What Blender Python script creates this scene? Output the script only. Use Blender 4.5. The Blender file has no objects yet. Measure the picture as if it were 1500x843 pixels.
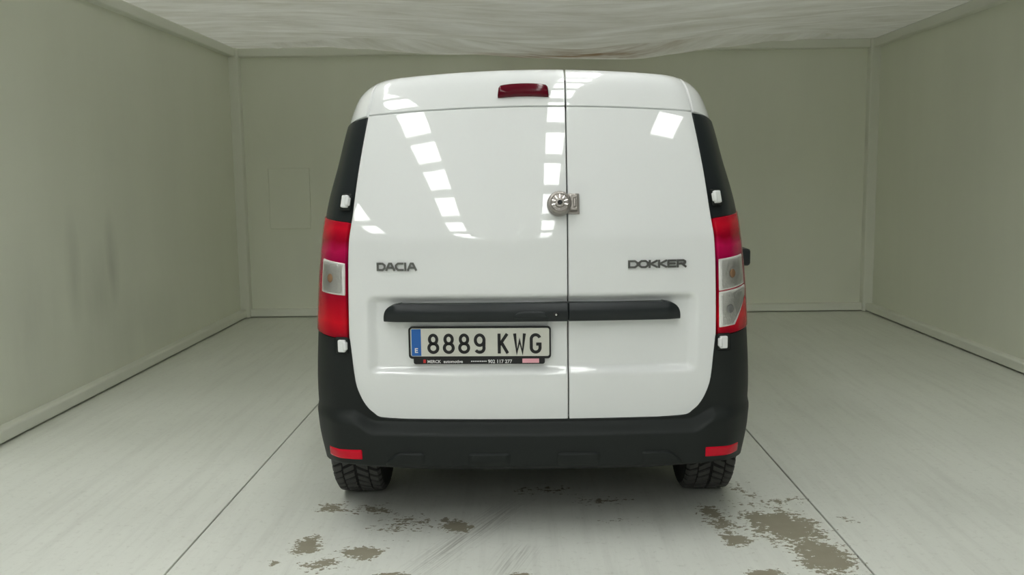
import bpy, math, random
import numpy as np
from mathutils import Vector, Matrix, noise

random.seed(4)
SC = bpy.context.scene
COL = SC.collection

# ------------------------------------------------------------------ camera
FPX, PITCH, ROLL, YAW, CAM_H = 1350.0, 0.1228, 0.0135, -0.0161, 1.4
_F = np.array([math.sin(YAW) * math.cos(PITCH), math.cos(YAW) * math.cos(PITCH), -math.sin(PITCH)])
_R = np.cross(_F, [0, 0, 1]); _R /= np.linalg.norm(_R); _U = np.cross(_R, _F)
CR = _R * math.cos(ROLL) - _U * math.sin(ROLL)
CU = _U * math.cos(ROLL) + _R * math.sin(ROLL)
CF = _F
cd = bpy.data.cameras.new('camera'); cam = bpy.data.objects.new('camera', cd); COL.objects.link(cam)
cd.sensor_width = 36.0; cd.lens = FPX / 1500 * 36; cd.clip_end = 200
cam.matrix_world = Matrix(((CR[0], CU[0], -CF[0], 0), (CR[1], CU[1], -CF[1], 0), (CR[2], CU[2], -CF[2], CAM_H), (0, 0, 0, 1)))
SC.camera = cam

# ------------------------------------------------------------------ world, light, exposure
w = bpy.data.worlds.new('world'); SC.world = w; w.use_nodes = True
w.node_tree.nodes['Background'].inputs[0].default_value = (.75, .82, .9, 1)
w.node_tree.nodes['Background'].inputs[1].default_value = 0.05
SKY_STRENGTH = 14.2            # daylight coming through the skylight panes of the hall
SC.view_settings.view_transform = 'Standard'; SC.view_settings.look = 'None'
SC.view_settings.exposure = 0.0; SC.view_settings.gamma = 1.0
SC.view_settings.use_curve_mapping = False
SC.cycles.max_bounces = 10; SC.cycles.diffuse_bounces = 8


def pix_dir(u, v):
    return CR * (u - 750) / FPX - CU * (v - 421.5) / FPX + CF


def on_floor(u, v):            # where the ray through a pixel meets the floor
    d = pix_dir(u, v); t = -CAM_H / d[2]
    return d[0] * t, d[1] * t


# ------------------------------------------------------------------ helpers
def mk(name, verts, faces, mat, parent=None, smooth=True, loc=None):
    me = bpy.data.meshes.new(name)
    off = np.array(loc if loc is not None else (parent_world(parent) if parent else (0, 0, 0)), float)
    vs = [tuple(np.array(v, float) - off) for v in verts]
    me.from_pydata(vs, [], faces); me.update()
    if mat: me.materials.append(mat)
    if smooth:
        for p in me.polygons: p.use_smooth = True
    o = bpy.data.objects.new(name, me); COL.objects.link(o)
    if parent: o.parent = parent
    elif loc is not None: o.location = loc
    return o


def parent_world(p):
    v = np.zeros(3)
    while p is not None:
        v += np.array(p.location); p = p.parent
    return v


def fix_normals(o, outward_from=None):
    import bmesh
    bm = bmesh.new(); bm.from_mesh(o.data); bmesh.ops.recalc_face_normals(bm, faces=bm.faces); bm.to_mesh(o.data); bm.free()


def auto_smooth(o, ang=35):
    """flat faces across sharp edges: mark sharp by angle"""
    import bmesh
    bm = bmesh.new(); bm.from_mesh(o.data)
    lim = math.radians(ang)
    for e in bm.edges:
        if len(e.link_faces) == 2 and e.calc_face_angle(0) > lim: e.smooth = False
    bm.to_mesh(o.data); bm.free()
    return o


def box_vf(c, s, M=None):
    vs = []
    for dx in (-.5, .5):
        for dy in (-.5, .5):
            for dz in (-.5, .5):
                vs.append(Vector((c[0] + dx * s[0], c[1] + dy * s[1], c[2] + dz * s[2])))
    if M: vs = [M @ v for v in vs]
    f = [(0, 1, 3, 2), (4, 6, 7, 5), (0, 4, 5, 1), (2, 3, 7, 6), (0, 2, 6, 4), (1, 5, 7, 3)]
    return [tuple(v) for v in vs], f


def bevel_box(name, c, s, mat, parent=None, r=.004, seg=2, M=None, loc=None):
    import bmesh
    v, f = box_vf(c, s, M)
    o = mk(name, v, f, mat, parent, False, loc)
    bm = bmesh.new(); bm.from_mesh(o.data)
    bmesh.ops.recalc_face_normals(bm, faces=bm.faces)
    bmesh.ops.bevel(bm, geom=bm.edges[:], offset=r, segments=seg, profile=.5, affect='EDGES')
    bm.to_mesh(o.data); bm.free()
    big = sorted(o.data.polygons, key=lambda p: -p.area)[:6]
    for p in o.data.polygons: p.use_smooth = True
    for p in big: p.use_smooth = False
    return auto_smooth(o, 50)


def struct(o): o['kind'] = 'structure'; return o


def sm(a, b, x):
    t = min(1., max(0., (x - a) / (b - a))); return t * t * (3 - 2 * t)


def pchip(xs, ys):
    xs = np.array(xs, float); ys = np.array(ys, float); h = np.diff(xs); d = np.diff(ys) / h
    m = np.zeros(len(xs)); m[0] = d[0]; m[-1] = d[-1]
    for i in range(1, len(xs) - 1):
        if d[i - 1] * d[i] > 0:
            w1 = 2 * h[i] + h[i - 1]; w2 = h[i] + 2 * h[i - 1]
            m[i] = (w1 + w2) / (w1 / d[i - 1] + w2 / d[i])

    def f(x):
        x = min(max(x, xs[0]), xs[-1]); i = min(max(int(np.searchsorted(xs, x)) - 1, 0), len(h) - 1)
        t = (x - xs[i]) / h[i]
        return (ys[i] * (2 * t**3 - 3 * t * t + 1) + h[i] * m[i] * (t**3 - 2 * t * t + t)
                + ys[i + 1] * (-2 * t**3 + 3 * t * t) + h[i] * m[i + 1] * (t**3 - t * t))
    return f


# ------------------------------------------------------------------ materials
def mat(name, col, rough=.5, metal=0., coat=0., spec=.5, emit=None, trans=0., ior=1.45):
    m = bpy.data.materials.new(name); m.use_nodes = True
    b = m.node_tree.nodes['Principled BSDF']
    b.inputs['Base Color'].default_value = (*col, 1); b.inputs['Roughness'].default_value = rough
    b.inputs['Metallic'].default_value = metal; b.inputs['Coat Weight'].default_value = coat
    b.inputs['Coat Roughness'].default_value = .02
    b.inputs['Specular IOR Level'].default_value = spec
    b.inputs['Transmission Weight'].default_value = trans; b.inputs['IOR'].default_value = ior
    if emit:
        b.inputs['Emission Color'].default_value = (*emit[0], 1); b.inputs['Emission Strength'].default_value = emit[1]
    return m


class NT:
    def __init__(s, m): s.m = m; s.t = m.node_tree; s.b = s.t.nodes['Principled BSDF']

    def n(s, typ, **kw):
        nd = s.t.nodes.new(typ)
        for k, v in kw.items(): setattr(nd, k, v)
        return nd

    def l(s, a, b): s.t.links.new(a, b)

    def math(s, op, a, b=None, clamp=False):
        nd = s.n('ShaderNodeMath', operation=op, use_clamp=clamp)
        for i, x in enumerate((a, b)):
            if x is None: continue
            if isinstance(x, (int, float)): nd.inputs[i].default_value = x
            else: s.l(x, nd.inputs[i])
        return nd.outputs[0]

    def vmath(s, op, a, b=None):
        nd = s.n('ShaderNodeVectorMath', operation=op)
        for i, x in enumerate((a, b)):
            if x is None: continue
            if isinstance(x, tuple): nd.inputs[i].default_value = x
            else: s.l(x, nd.inputs[i])
        return nd

    def noise(s, vec, scale, detail=3, rough=.5):
        nd = s.n('ShaderNodeTexNoise'); nd.inputs['Scale'].default_value = scale
        nd.inputs['Detail'].default_value = detail; nd.inputs['Roughness'].default_value = rough
        s.l(vec, nd.inputs['Vector']); return nd.outputs['Fac']

    def ramp(s, fac, stops):
        nd = s.n('ShaderNodeValToRGB'); e = nd.color_ramp.elements
        while len(e) < len(stops): e.new(.5)
        for i, (p, c) in enumerate(stops):
            e[i].position = p; e[i].color = (*c, 1) if len(c) == 3 else c
        s.l(fac, nd.inputs[0]); return nd.outputs[0]

    def mix(s, fac, a, b, blend='MIX'):
        nd = s.n('ShaderNodeMix', data_type='RGBA', blend_type=blend)
        for sock, x in ((nd.inputs[0], fac), (nd.inputs[6], a), (nd.inputs[7], b)):
            if isinstance(x, (int, float)): sock.default_value = x
            elif isinstance(x, tuple): sock.default_value = (*x, 1)
            else: s.l(x, sock)
        return nd.outputs[2]

    def bump(s, h, strength, dist=.01):
        nd = s.n('ShaderNodeBump'); nd.inputs['Strength'].default_value = strength; nd.inputs['Distance'].default_value = dist
        s.l(h, nd.inputs['Height']); s.l(nd.outputs[0], s.b.inputs['Normal'])

    def pos(s): return s.n('ShaderNodeNewGeometry').outputs['Position']


def wall_material(name, base, smudges=()):
    m = mat(name, base, .55, spec=.35); t = NT(m); p = t.pos()
    st = t.vmath('MULTIPLY', p, (1., 1., .25)).outputs[0]
    f = t.noise(st, 1.7, 4, .6)
    c = t.mix(f, tuple(x * .93 for x in base), tuple(min(1, x * 1.05) for x in base))
    fac = None
    for (cx, cy, cz, rx, ry, rz, a) in smudges:
        d = t.vmath('SUBTRACT', p, (cx, cy, cz)).outputs[0]
        d = t.vmath('MULTIPLY', d, (1 / rx, 1 / ry, 1 / rz)).outputs[0]
        ln = t.vmath('LENGTH', d).outputs['Value']
        k = t.math('MULTIPLY', t.math('SUBTRACT', 1., ln, True), a)
        fac = k if fac is None else t.math('MAXIMUM', fac, k)
    if fac is not None:
        g = t.math('MULTIPLY', fac, t.noise(st, 5, 3, .6))
        c = t.mix(g, c, tuple(x * .55 for x in base))
    t.l(c, t.b.inputs['Base Color'])
    t.bump(t.noise(p, 22, 3), .05, .004)
    return m


M = {}
BASEW = (.785, .80, .695)
M['wall'] = wall_material('booth_wall_paint', BASEW)
M['wall_l'] = wall_material('booth_wall_paint_smudged', BASEW, [
    (-2.85, 6.3, .80, .5, .13, .42, 1.0), (-2.85, 6.1, .62, .5, .30, .40, .7), (-2.85, 5.75, .80, .5, .12, .45, .8), (-2.85, 5.2, .6, .5, .45, .6, .5), (-2.85, 6.6, .35, .5, 1.2, .35, .45)])
M['frame'] = mat('painted_frame_tube', (.78, .79, .71), .45)
M['paint'] = mat('white_car_paint', (.80, .815, .81), .32, coat=1., spec=.4)
M['body_in'] = mat('white_body_metal', (.74, .75, .745), .4)
M['plastic'] = mat('black_bumper_plastic', (.013, .016, .015), .55, spec=.3)
_t = NT(M['plastic']); _t.bump(_t.noise(_t.pos(), 700, 2), .12, .001)
M['satin'] = mat('black_satin_plastic', (.014, .018, .019), .36, spec=.4)
M['rubber'] = mat('tyre_rubber', (.016, .016, .016), .7, spec=.3)
M['tread'] = mat('tyre_tread', (.075, .075, .072), .7, spec=.3)  # lighter than the tyre: grey highlights on the blocks put into the colour
M['seal'] = mat('black_door_seal', (.02, .02, .02), .7)
M['dark'] = mat('dark_underbody', (.012, .012, .012), .8, spec=.2)
M['red'] = mat('red_lamp_plastic', (.42, .006, .022), .10, spec=.15)
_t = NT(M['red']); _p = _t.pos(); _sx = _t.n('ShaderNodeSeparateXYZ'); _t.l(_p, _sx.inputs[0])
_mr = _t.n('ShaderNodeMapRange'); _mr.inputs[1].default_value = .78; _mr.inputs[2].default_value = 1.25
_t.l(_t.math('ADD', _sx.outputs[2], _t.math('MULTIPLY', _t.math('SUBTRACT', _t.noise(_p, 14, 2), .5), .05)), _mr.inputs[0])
_t.l(_t.ramp(_mr.outputs[0], [(0., (.22, .002, .012)), (.14, (.62, .004, .016)), (.30, (.40, .002, .016)), (.60, (.24, .001, .040)), (.72, (.50, .006, .075)), (.80, (.30, .001, .016)), (.90, (.58, .006, .022)), (1., (.34, .002, .016))]), _t.b.inputs['Base Color'])  # height bands: lens section colours, with glint and inner shading painted in
_t.bump(_t.noise(_t.vmath('MULTIPLY', _p, (1., 1., 4.)).outputs[0], 60, 1), .12, .004)
M['dred'] = mat('dark_red_lamp_plastic', (.10, .002, .010), .12, spec=.3)
M['reflector'] = mat('red_reflector', (.60, .004, .022), .25, spec=.25)
M['silver'] = mat('lamp_reflector_silver', (.80, .79, .76), .35, metal=.35)
_t = NT(M['silver']); _t.bump(_t.noise(_t.pos(), 70, 2), .35, .01)
M['amber'] = mat('amber_bulb', (.78, .48, .28), .2, coat=.5)
M['grey_bulb'] = mat('grey_bulb', (.45, .45, .45), .2, coat=.5)
M['lens'] = bpy.data.materials.new('clear_lamp_lens'); M['lens'].use_nodes = True
_nt = M['lens'].node_tree; _nt.nodes.clear()
_o = _nt.nodes.new('ShaderNodeOutputMaterial'); _mx = _nt.nodes.new('ShaderNodeMixShader'); _tr = _nt.nodes.new('ShaderNodeBsdfTransparent')
_gl = _nt.nodes.new('ShaderNodeBsdfGlossy'); _fr = _nt.nodes.new('ShaderNodeFresnel'); _gl.inputs['Roughness'].default_value = .05
_tr.inputs[0].default_value = (.93, .93, .92, 1); _fr.inputs[0].default_value = 1.5
_nt.links.new(_fr.outputs[0], _mx.inputs[0]); _nt.links.new(_tr.outputs[0], _mx.inputs[1]); _nt.links.new(_gl.outputs[0], _mx.inputs[2]); _nt.links.new(_mx.outputs[0], _o.inputs[0])
M['steel'] = mat('scratched_lock_steel', (.34, .315, .29), .3, metal=1.)
M['bright_steel'] = mat('pale_lock_steel', (.75, .73, .70), .22, metal=1.)  # paler than the lock body so ribs and key slot stand out
_t = NT(M['steel']); _t.bump(_t.noise(_t.pos(), 140, 3), .6, .004)
M['chrome'] = mat('badge_chrome', (.20, .20, .195), .16, metal=1.)
M['plate'] = mat('plate_reflective_sheet', (.62, .62, .55), .45)
M['plate_blue'] = mat('plate_blue_band', (.015, .12, .42), .4)
M['ink'] = mat('plate_black_ink', (.008, .008, .008), .45)
M['white_ink'] = mat('white_print', (.75, .75, .75), .5)
M['pink'] = mat('pink_sticker', (.85, .42, .48), .5)
M['red_ink'] = mat('red_print', (.55, .03, .03), .5)
M['rim'] = mat('grey_wheel_cover', (.35, .36, .37), .35, metal=.4)
M['glass'] = mat('dark_tinted_glass', (.02, .025, .025), .04, coat=1.)
M['hall_roof'] = mat('hall_roof_sheet', (.45, .46, .45), .7)
M['hall_wall'] = mat('hall_wall_paint', (.55, .56, .54), .7)
M['pane'] = mat('skylight_pane', (.9, .9, .9), .4, emit=((.985, 1., .975), SKY_STRENGTH))


def floor_material():
    base = (.745, .76, .70)
    m = mat('painted_concrete', base, .42, spec=.5); t = NT(m); p = t.pos()
    c = t.mix(t.noise(p, .9, 4, .6), tuple(x * .84 for x in base), tuple(x * 1.05 for x in base))
    # long faint drag marks left by tyres, running in and out of the booth
    st = t.vmath('MULTIPLY', p, (16., .9, 1.)).outputs[0]
    c = t.mix(t.math('MULTIPLY', t.ramp(t.noise(st, 1.0, 4, .7), [(.48, (0, 0, 0)), (.72, (1, 1, 1))]), .34), c, (.50, .50, .455))
    c = t.mix(t.math('MULTIPLY', t.ramp(t.noise(p, 34, 3, .7), [(.56, (0, 0, 0)), (.76, (1, 1, 1))]), .40), c, (.42, .415, .365))
    # two scuff tracks swung round by a steering wheel
    for (a, b, wid, amt) in (((612, 838), (752, 738), .10, .55), ((735, 842), (768, 800), .10, .40)):
        A = np.array(on_floor(*a)); B = np.array(on_floor(*b)); C0 = (A + B) / 2; D = B - A; L = np.linalg.norm(D); D /= L
        q = t.vmath('SUBTRACT', p, (float(C0[0]), float(C0[1]), 0.)).outputs[0]
        al = t.vmath('DOT_PRODUCT', q, (float(D[0]), float(D[1]), 0.)).outputs['Value']
        ac = t.vmath('DOT_PRODUCT', q, (float(-D[1]), float(D[0]), 0.)).outputs['Value']
        msk = t.math('MULTIPLY', t.math('SUBTRACT', 1., t.math('DIVIDE', t.math('ABSOLUTE', ac), wid), True),
                     t.math('SUBTRACT', 1., t.math('POWER', t.math('DIVIDE', t.math('ABSOLUTE', al), L * .62), 3.), True))
        cv = t.n('ShaderNodeCombineXYZ'); t.l(t.math('MULTIPLY', ac, 110.), cv.inputs[0]); t.l(t.math('MULTIPLY', al, 3.), cv.inputs[1])
        lines = t.ramp(t.noise(cv.outputs[0], 1.0, 3, .6), [(.45, (0, 0, 0)), (.62, (1, 1, 1))])
        c = t.mix(t.math('MULTIPLY', t.math('MULTIPLY', msk, lines), amt), c, (.16, .15, .125))
    # flaked-off paint: bare brown concrete, each patch with its own outline
    blobs = [(1150, 772, 75, 36, 1.), (1105, 760, 40, 16, .8), (1205, 815, 62, 40, 1.), (1120, 842, 60, 10, .8), (1240, 850, 70, 14, .9), (1042, 750, 34, 16, .75), (1078, 790, 36, 22, .75),
             (1055, 765, 40, 20, .6), (1120, 735, 90, 14, .35), (450, 800, 32, 20, .95), (530, 810, 44, 14, .95), (475, 826, 60, 16, .6), (400, 826, 14, 8, .6), (668, 772, 34, 13, 1.), (652, 763, 10, 6, .6),
             (590, 768, 60, 26, .42), (545, 748, 50, 12, .55), (490, 744, 40, 12, .55), (575, 842, 30, 6, .7), (760, 842, 24, 5, .7), (1075, 715, 40, 14, .35), (1240, 762, 34, 8, .4), (880, 735, 60, 12, .35), (905, 762, 60, 8, .3), (800, 718, 60, 12, .4)]
    fac = None
    for (u, v, ru, rv, a) in blobs:
        x, y = on_floor(u, v); x1, _ = on_floor(u + ru, v); _, ya = on_floor(u, v - rv); _, yb = on_floor(u, v + rv)
        d = t.vmath('SUBTRACT', p, (float(x), float(y), 0.)).outputs[0]
        d = t.vmath('MULTIPLY', d, (float(1 / (x1 - x)), float(2 / (ya - yb)), 0.)).outputs[0]
        k = t.math('MULTIPLY', t.math('SUBTRACT', 1., t.vmath('LENGTH', d).outputs['Value'], True), a)
        fac = k if fac is None else t.math('MAXIMUM', fac, k)
    st2 = t.vmath('MULTIPLY', p, (1., 1.25, 1.)).outputs[0]
    nz = t.math('SUBTRACT', t.noise(st2, 11, 6, .75), .5)
    nz2 = t.math('MULTIPLY', t.math('SUBTRACT', t.noise(st2, 42, 4, .65), .5), .9)
    v = t.math('ADD', fac, t.math('MULTIPLY', t.math('ADD', nz, nz2), 1.75))
    msk = t.ramp(t.math('MULTIPLY', v, t.math('MULTIPLY', fac, 1000., True)), [(.35, (0, 0, 0)), (.38, (1, 1, 1))])
    bare = t.mix(t.noise(p, 14, 3, .6), (.235, .215, .155), (.31, .285, .215))
    c = t.mix(msk, c, bare)
    t.l(c, t.b.inputs['Base Color'])
    t.l(t.math('ADD', t.math('MULTIPLY', msk, .35), t.math('ADD', t.math('MULTIPLY', t.noise(p, 2, 2), .08), .31)), t.b.inputs['Roughness'])
    t.bump(t.math('SUBTRACT', t.math('MULTIPLY', t.noise(p, 90, 3), .25), t.math('MULTIPLY', msk, .6)), .10, .004)
    return m


M['floor'] = floor_material()


def ceiling_material():
    m = mat('sagging_fabric', (.74, .73, .66), .75, spec=.2); t = NT(m); p = t.pos()
    # brown water stain where the cloth hangs lowest against the far rail
    d = t.vmath('MULTIPLY', t.vmath('SUBTRACT', p, (.55, 8.55, 2.45)).outputs[0], (1 / 1.15, 1 / .62, .3)).outputs[0]
    k = t.math('SUBTRACT', 1., t.vmath('LENGTH', d).outputs['Value'], True)
    st = t.vmath('MULTIPLY', p, (.8, 5., 1.)).outputs[0]
    k = t.math('MULTIPLY', t.math('MULTIPLY', k, 2.6), t.ramp(t.noise(st, 1.6, 4, .6), [(.42, (0, 0, 0)), (.68, (1, 1, 1))]), True)
    c = t.mix(t.ramp(t.noise(st, 1.5, 5, .65), [(.34, (0, 0, 0)), (.66, (1, 1, 1))]), (.61, .60, .525), (.81, .81, .765))
    c = t.mix(k, c, (.30, .21, .13)); t.l(c, t.b.inputs['Base Color'])
    t.bump(t.noise(st, 5, 4), .25, .02)
    tr = t.n('ShaderNodeBsdfTranslucent'); t.l(c, tr.inputs[0])
    mx = t.n('ShaderNodeMixShader'); mx.inputs[0].default_value = .22
    out = [n for n in t.t.nodes if n.type == 'OUTPUT_MATERIAL'][0]
    t.l(t.b.outputs[0], mx.inputs[1]); t.l(tr.outputs[0], mx.inputs[2]); t.l(mx.outputs[0], out.inputs[0])
    return m


M['ceiling'] = ceiling_material()

# ------------------------------------------------------------------ the booth and the hall
XL, XR, YB, ZT, YF = -2.798, 3.350, 9.104, 2.645, 4.3
TUBE = .085

# floor: three concrete slabs that meet at two dark joints, running on into the hall
fl_v, fl_f = box_vf((.5, -6, -.16), (27, 35, .1)); fl = struct(mk('floor', fl_v, fl_f, M['dark'], None, False))
JL = [on_floor(469, 589), on_floor(388, 679)]; JR = [on_floor(1090, 626), on_floor(1276, 837)]


def xline(J, y): return J[0][0] + (J[1][0] - J[0][0]) * (y - J[0][1]) / (J[1][1] - J[0][1])


def slab(x0a, x0b, x1a, x1b, y0, y1):
    g = .0035; import bmesh
    vs = [(x0a + g, y0, 0), (x1a - g, y0, 0), (x1b - g, y1, 0), (x0b + g, y1, 0)]
    vs = vs + [(x, y, -.11) for x, y, z in vs]
    o = mk('floor_slab', vs, [(0, 1, 2, 3), (7, 6, 5, 4), (0, 4, 5, 1), (1, 5, 6, 2), (2, 6, 7, 3), (3, 7, 4, 0)], M['floor'], fl, False)
    bm = bmesh.new(); bm.from_mesh(o.data); bmesh.ops.bevel(bm, geom=[e for e in bm.edges if e.verts[0].co.z > -.01 and e.verts[1].co.z > -.01], offset=.002, segments=1, affect='EDGES'); bm.to_mesh(o.data); bm.free()


Y0, Y1 = -23.4, 11.4
slab(-12.9, -12.9, xline(JL, Y0), xline(JL, Y1), Y0, Y1)
slab(xline(JL, Y0), xline(JL, Y1), xline(JR, Y0), xline(JR, Y1), Y0, Y1)
slab(xline(JR, Y0), xline(JR, Y1), 13.9, 13.9, Y0, Y1)

# walls: sheets behind a frame of square tube
t2 = TUBE * .75


def wall(name, c, s, m): return struct(bevel_box(name, c, s, m, None, .002, 1))


wall('wall_left', (XL - t2 - .02, (YF + YB) / 2, ZT / 2), (.04, YB - YF + .2, ZT), M['wall_l'])
wall('wall_right', (XR + t2 + .02, (YF + YB) / 2, ZT / 2), (.04, YB - YF + .2, ZT), M['wall'])
wb = wall('wall_back', ((XL + XR) / 2, YB + t2 + .02, ZT / 2), (XR - XL + .2, .04, ZT), M['wall'])
# shallow hatch in the far wall


def on_y(u, v, y):
    d = pix_dir(u, v); tt = y / d[1]; return np.array([0, 0, CAM_H]) + d * tt


hy = YB + t2
h0 = on_y(393, 247, hy); h1 = on_y(453, 247, hy)
bevel_box('wall_hatch', ((h0[0] + h1[0]) / 2, hy - .001, h0[2] - .30), (h1[0] - h0[0], .030, .60), M['wall'], wb, .004, 1)

bevel = .012
n = [0]


def rail(c, s, name=None):
    if name is None:
        n[0] += 1; name = 'trim_%d' % n[0]
    return struct(bevel_box(name, c, s, M['frame'], None, bevel, 2))


T = TUBE
rail((XL - T / 2, (YF + YB) / 2, .046), (T, YB - YF, .074), 'baseboard_left')
rail((XR + T / 2, (YF + YB) / 2, .046), (T, YB - YF, .074), 'baseboard_right')
rail(((XL + XR) / 2, YB + T / 2, .044), (XR - XL, T, .076), 'baseboard_back')
rail((XL - T / 2, (YF + YB) / 2, ZT - T / 2), (T, YB - YF, T))
rail((XR + T / 2, (YF + YB) / 2, ZT - T / 2), (T, YB - YF, T))
rail(((XL + XR) / 2, YB + T / 2, ZT - T / 2), (XR - XL, T, T))
for x, y in ((XL - .03, YB + .03), (XR + .03, YB + .03)): rail((x, y, ZT / 2), (.115, .115, ZT))
rail((XL - T / 2, YF, ZT / 2), (T, T, ZT)); rail((XR + T / 2, YF, ZT / 2), (T, T, ZT))
rail(((XL + XR) / 2, YF, ZT + T * .3), (XR - XL + .2, T, T))

# sagging cloth ceiling
NX, NY = 150, 150
cv, cf = [], []
for j in range(NY + 1):
    for i in range(NX + 1):
        a = i / NX; b = j / NY
        x = XL - T + a * (XR - XL + 2 * T); y = YF + b * (YB + .06 - YF)
        ex = min(1., 4 * a * (1 - a)); eb = (YB + .06 - y)
        # hangs deepest half a metre in front of the far rail, and again towards the opening
        sag = (ex ** .5) * (.06 + .94 * math.exp(-((x - .42) / 1.55) ** 2)) * (.225 * sm(-.05, .72, eb) * (1 - .45 * sm(.8, 2.6, eb)) * sm(0, 1.1, y - YF))
        cx = min(a, 1 - a) * (XR - XL)
        env = sm(0, .5, cx) * sm(0, .35, eb) * sm(0, .5, y - YF)
        wv =   .024 * noise.noise(Vector((x * .45, y * 1.9, 3.1))) + .034 * noise.noise(Vector((x * .8 + y * .5, y * 4.2, 7.7))) +   .022 * noise.noise(Vector((x * 1.6 - y * .7, y * 9., 1.7)))
        # tight folds fanning out of the two far corners
        for (kx, sg) in ((XL, 1), (XR, -1)):
            dx = (x - kx) * sg; dy = YB - y; ang = math.atan2(dy, max(dx, 1e-3)); r = math.hypot(dx, dy)
            wv += .050 * math.exp(-((ang - .42) / .07) ** 2) * sm(.1, .5, r) * (1 - sm(2.2, 3.2, r))
            wv -= .045 * math.exp(-((ang - .30) / .06) ** 2) * sm(.1, .5, r) * (1 - sm(2.0, 3.0, r))
        cv.append((x, y, ZT + .004 - sag + env * wv))
for j in range(NY):
    for i in range(NX):
        p = j * (NX + 1) + i; cf.append((p, p + NX + 1, p + NX + 2, p + 1))
struct(mk('ceiling', cv, cf, M['ceiling']))

# the hall around the booth: roof with rows of skylights, and walls
HZ = 7.0
v_, f_ = box_vf((.5, -6, HZ + .15), (27, 35, .1)); struct(mk('ceiling_hall', v_, f_, M['hall_roof'], None, False))
for nm, c, s in (('wall_hall_left', (-13, -6, HZ / 2), (.1, 35, HZ + .3)), ('wall_hall_right', (14, -6, HZ / 2), (.1, 35, HZ + .3)),
                 ('wall_hall_rear', (.5, -23.5, HZ / 2), (27, .1, HZ + .3)), ('wall_hall_far', (.5, 11.5, HZ / 2), (27, .1, HZ + .3))):
    v_, f_ = box_vf(c, s); struct(mk(nm, v_, f_, M['hall_wall'], None, False))
PL, PITCH_Y = 1.55, 2.1
STRIPS = ((-7.1, 4, 2, .78), (-3.2, 0, 16, .78), (.85, 0, 16, .56), (3.95, 8, 1, .70))
pane_me = None
for k, (sx, j0, npn, PW) in enumerate(STRIPS):
    y0 = -22.6 + j0 * PITCH_Y; L = npn * PITCH_Y
    fv, ff = [], []
    for dx in (-PW / 2 - .04, PW / 2 + .04):
        v_, f_ = box_vf((sx + dx, y0 + L / 2, HZ + .05), (.08, L, .14)); b = len(fv); fv += v_; ff += [tuple(q + b for q in p) for p in f_]
    for j in range(npn + 1):
        v_, f_ = box_vf((sx, y0 + j * PITCH_Y, HZ + .05), (PW, PITCH_Y - PL, .14)); b = len(fv); fv += v_; ff += [tuple(q + b for q in p) for p in f_]
    wo = struct(mk('window_%d' % (k + 1), fv, ff, M['hall_roof'], None, False, (sx, y0, HZ)))
    for j in range(npn):
        if pane_me is None:
            v_, f_ = box_vf((0, 0, 0), (1., PL, .012)); po = mk('pane', v_, f_, M['pane'], None, False); pane_me = po.data
        else:
            po = bpy.data.objects.new('pane', pane_me); COL.objects.link(po)
        po.scale.x = PW; po.parent = wo; po.location = (0, (j + .5) * PITCH_Y, .04)

# ------------------------------------------------------------------ van: the surface of its tail
VX = .018                                  # the van's centre line in the booth
AX_R, AX_F, WR = 4.03, 6.84, .31           # axles, wheel radius
van = bpy.data.objects.new('panel_van', None); COL.objects.link(van); van.location = (VX, 5.5, 0)
van['label'] = 'white panel van with twin rear doors and black bumper parked in the booth'; van['category'] = 'van'

_slope = pchip([.20, .40, .47, .60, .75, .95, 1.09, 1.145, 1.168, 1.25, 1.35, 1.45, 1.55, 1.65, 1.70, 1.74, 1.77, 1.79, 1.80],
               [-.08, -.10, -.10, -.06, -.01, 0., .02, .05, .185, .205, .211, .221, .239, .264, .32, .48, .9, 2., 4.])
_zs = np.linspace(.20, 1.80, 801); _sl = np.array([_slope(z) for z in _zs])
_yy = np.concatenate([[0], np.cumsum((_sl[1:] + _sl[:-1]) / 2 * (_zs[1] - _zs[0]))]); _yy += 3.430 - np.interp(.95, _zs, _yy)


def yr(v): return float(np.interp(v, _zs, _yy))


Wf = pchip([.20, .27, .40, .53, .80, 1.01, 1.11, 1.25, 1.45, 1.615, 1.70, 1.745, 1.775, 1.80], [.84, .855, .875, .880, .866, .850, .838, .820, .773, .738, .714, .695, .672, .64])
XE = pchip([.464, .466, .470, .485, .505, .555, .607, .71, .79, 1.05, 1.157, 1.238, 1.437, 1.631, 1.763, 1.80], [.50, .555, .597, .620, .642, .671, .687, .697, .703, .698, .692, .680, .655, .625, .602, .592])  # outer edge of the doors
RX, LY, LA = .15, .27, .30


def crown(x, v): return .034 * (x / .62) ** 2 * sm(1.3, 1.85, v)


def S0(a, v):
    W = Wf(v); xc = W - RX; s = 1 if a >= 0 else -1; b = abs(a)
    if b <= xc: x = b; Y = yr(v) + x * x / 12
    else:
        ph = min((b - xc) / LA, 1.) * math.pi / 2; slope = xc / 6
        x = xc + RX * math.sin(ph); Y = yr(v) + xc * xc / 12 + slope * RX * math.sin(ph) + LY * (1 - math.cos(ph))
        if b > xc + LA: Y += b - xc - LA
    return np.array([s * x, Y, v - crown(x, v)])


def SN(a, v):
    e = .002
    du = S0(a + e, v) - S0(a - e, v); dv = S0(a, min(v + e, 1.80)) - S0(a, v - e)
    nn = np.cross(du, dv); return nn / (np.linalg.norm(nn) + 1e-12)


def x2a(x, v):
    W = Wf(v); xc = W - RX; b = abs(x)
    if b <= xc: return x
    return math.copysign(xc + LA * math.asin(min(1, (b - xc) / RX)) / (math.pi / 2), x)


def a_side(v, k=1.0): return Wf(v) - RX + LA * k


def S(a, v, off=0.):
    return S0(a, v) + SN(a, v) * off


def Sx(x, v, off=0.): return S(x2a(x, v), v, off)


def place(P): return (P[0] + VX, P[1], P[2])


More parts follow.
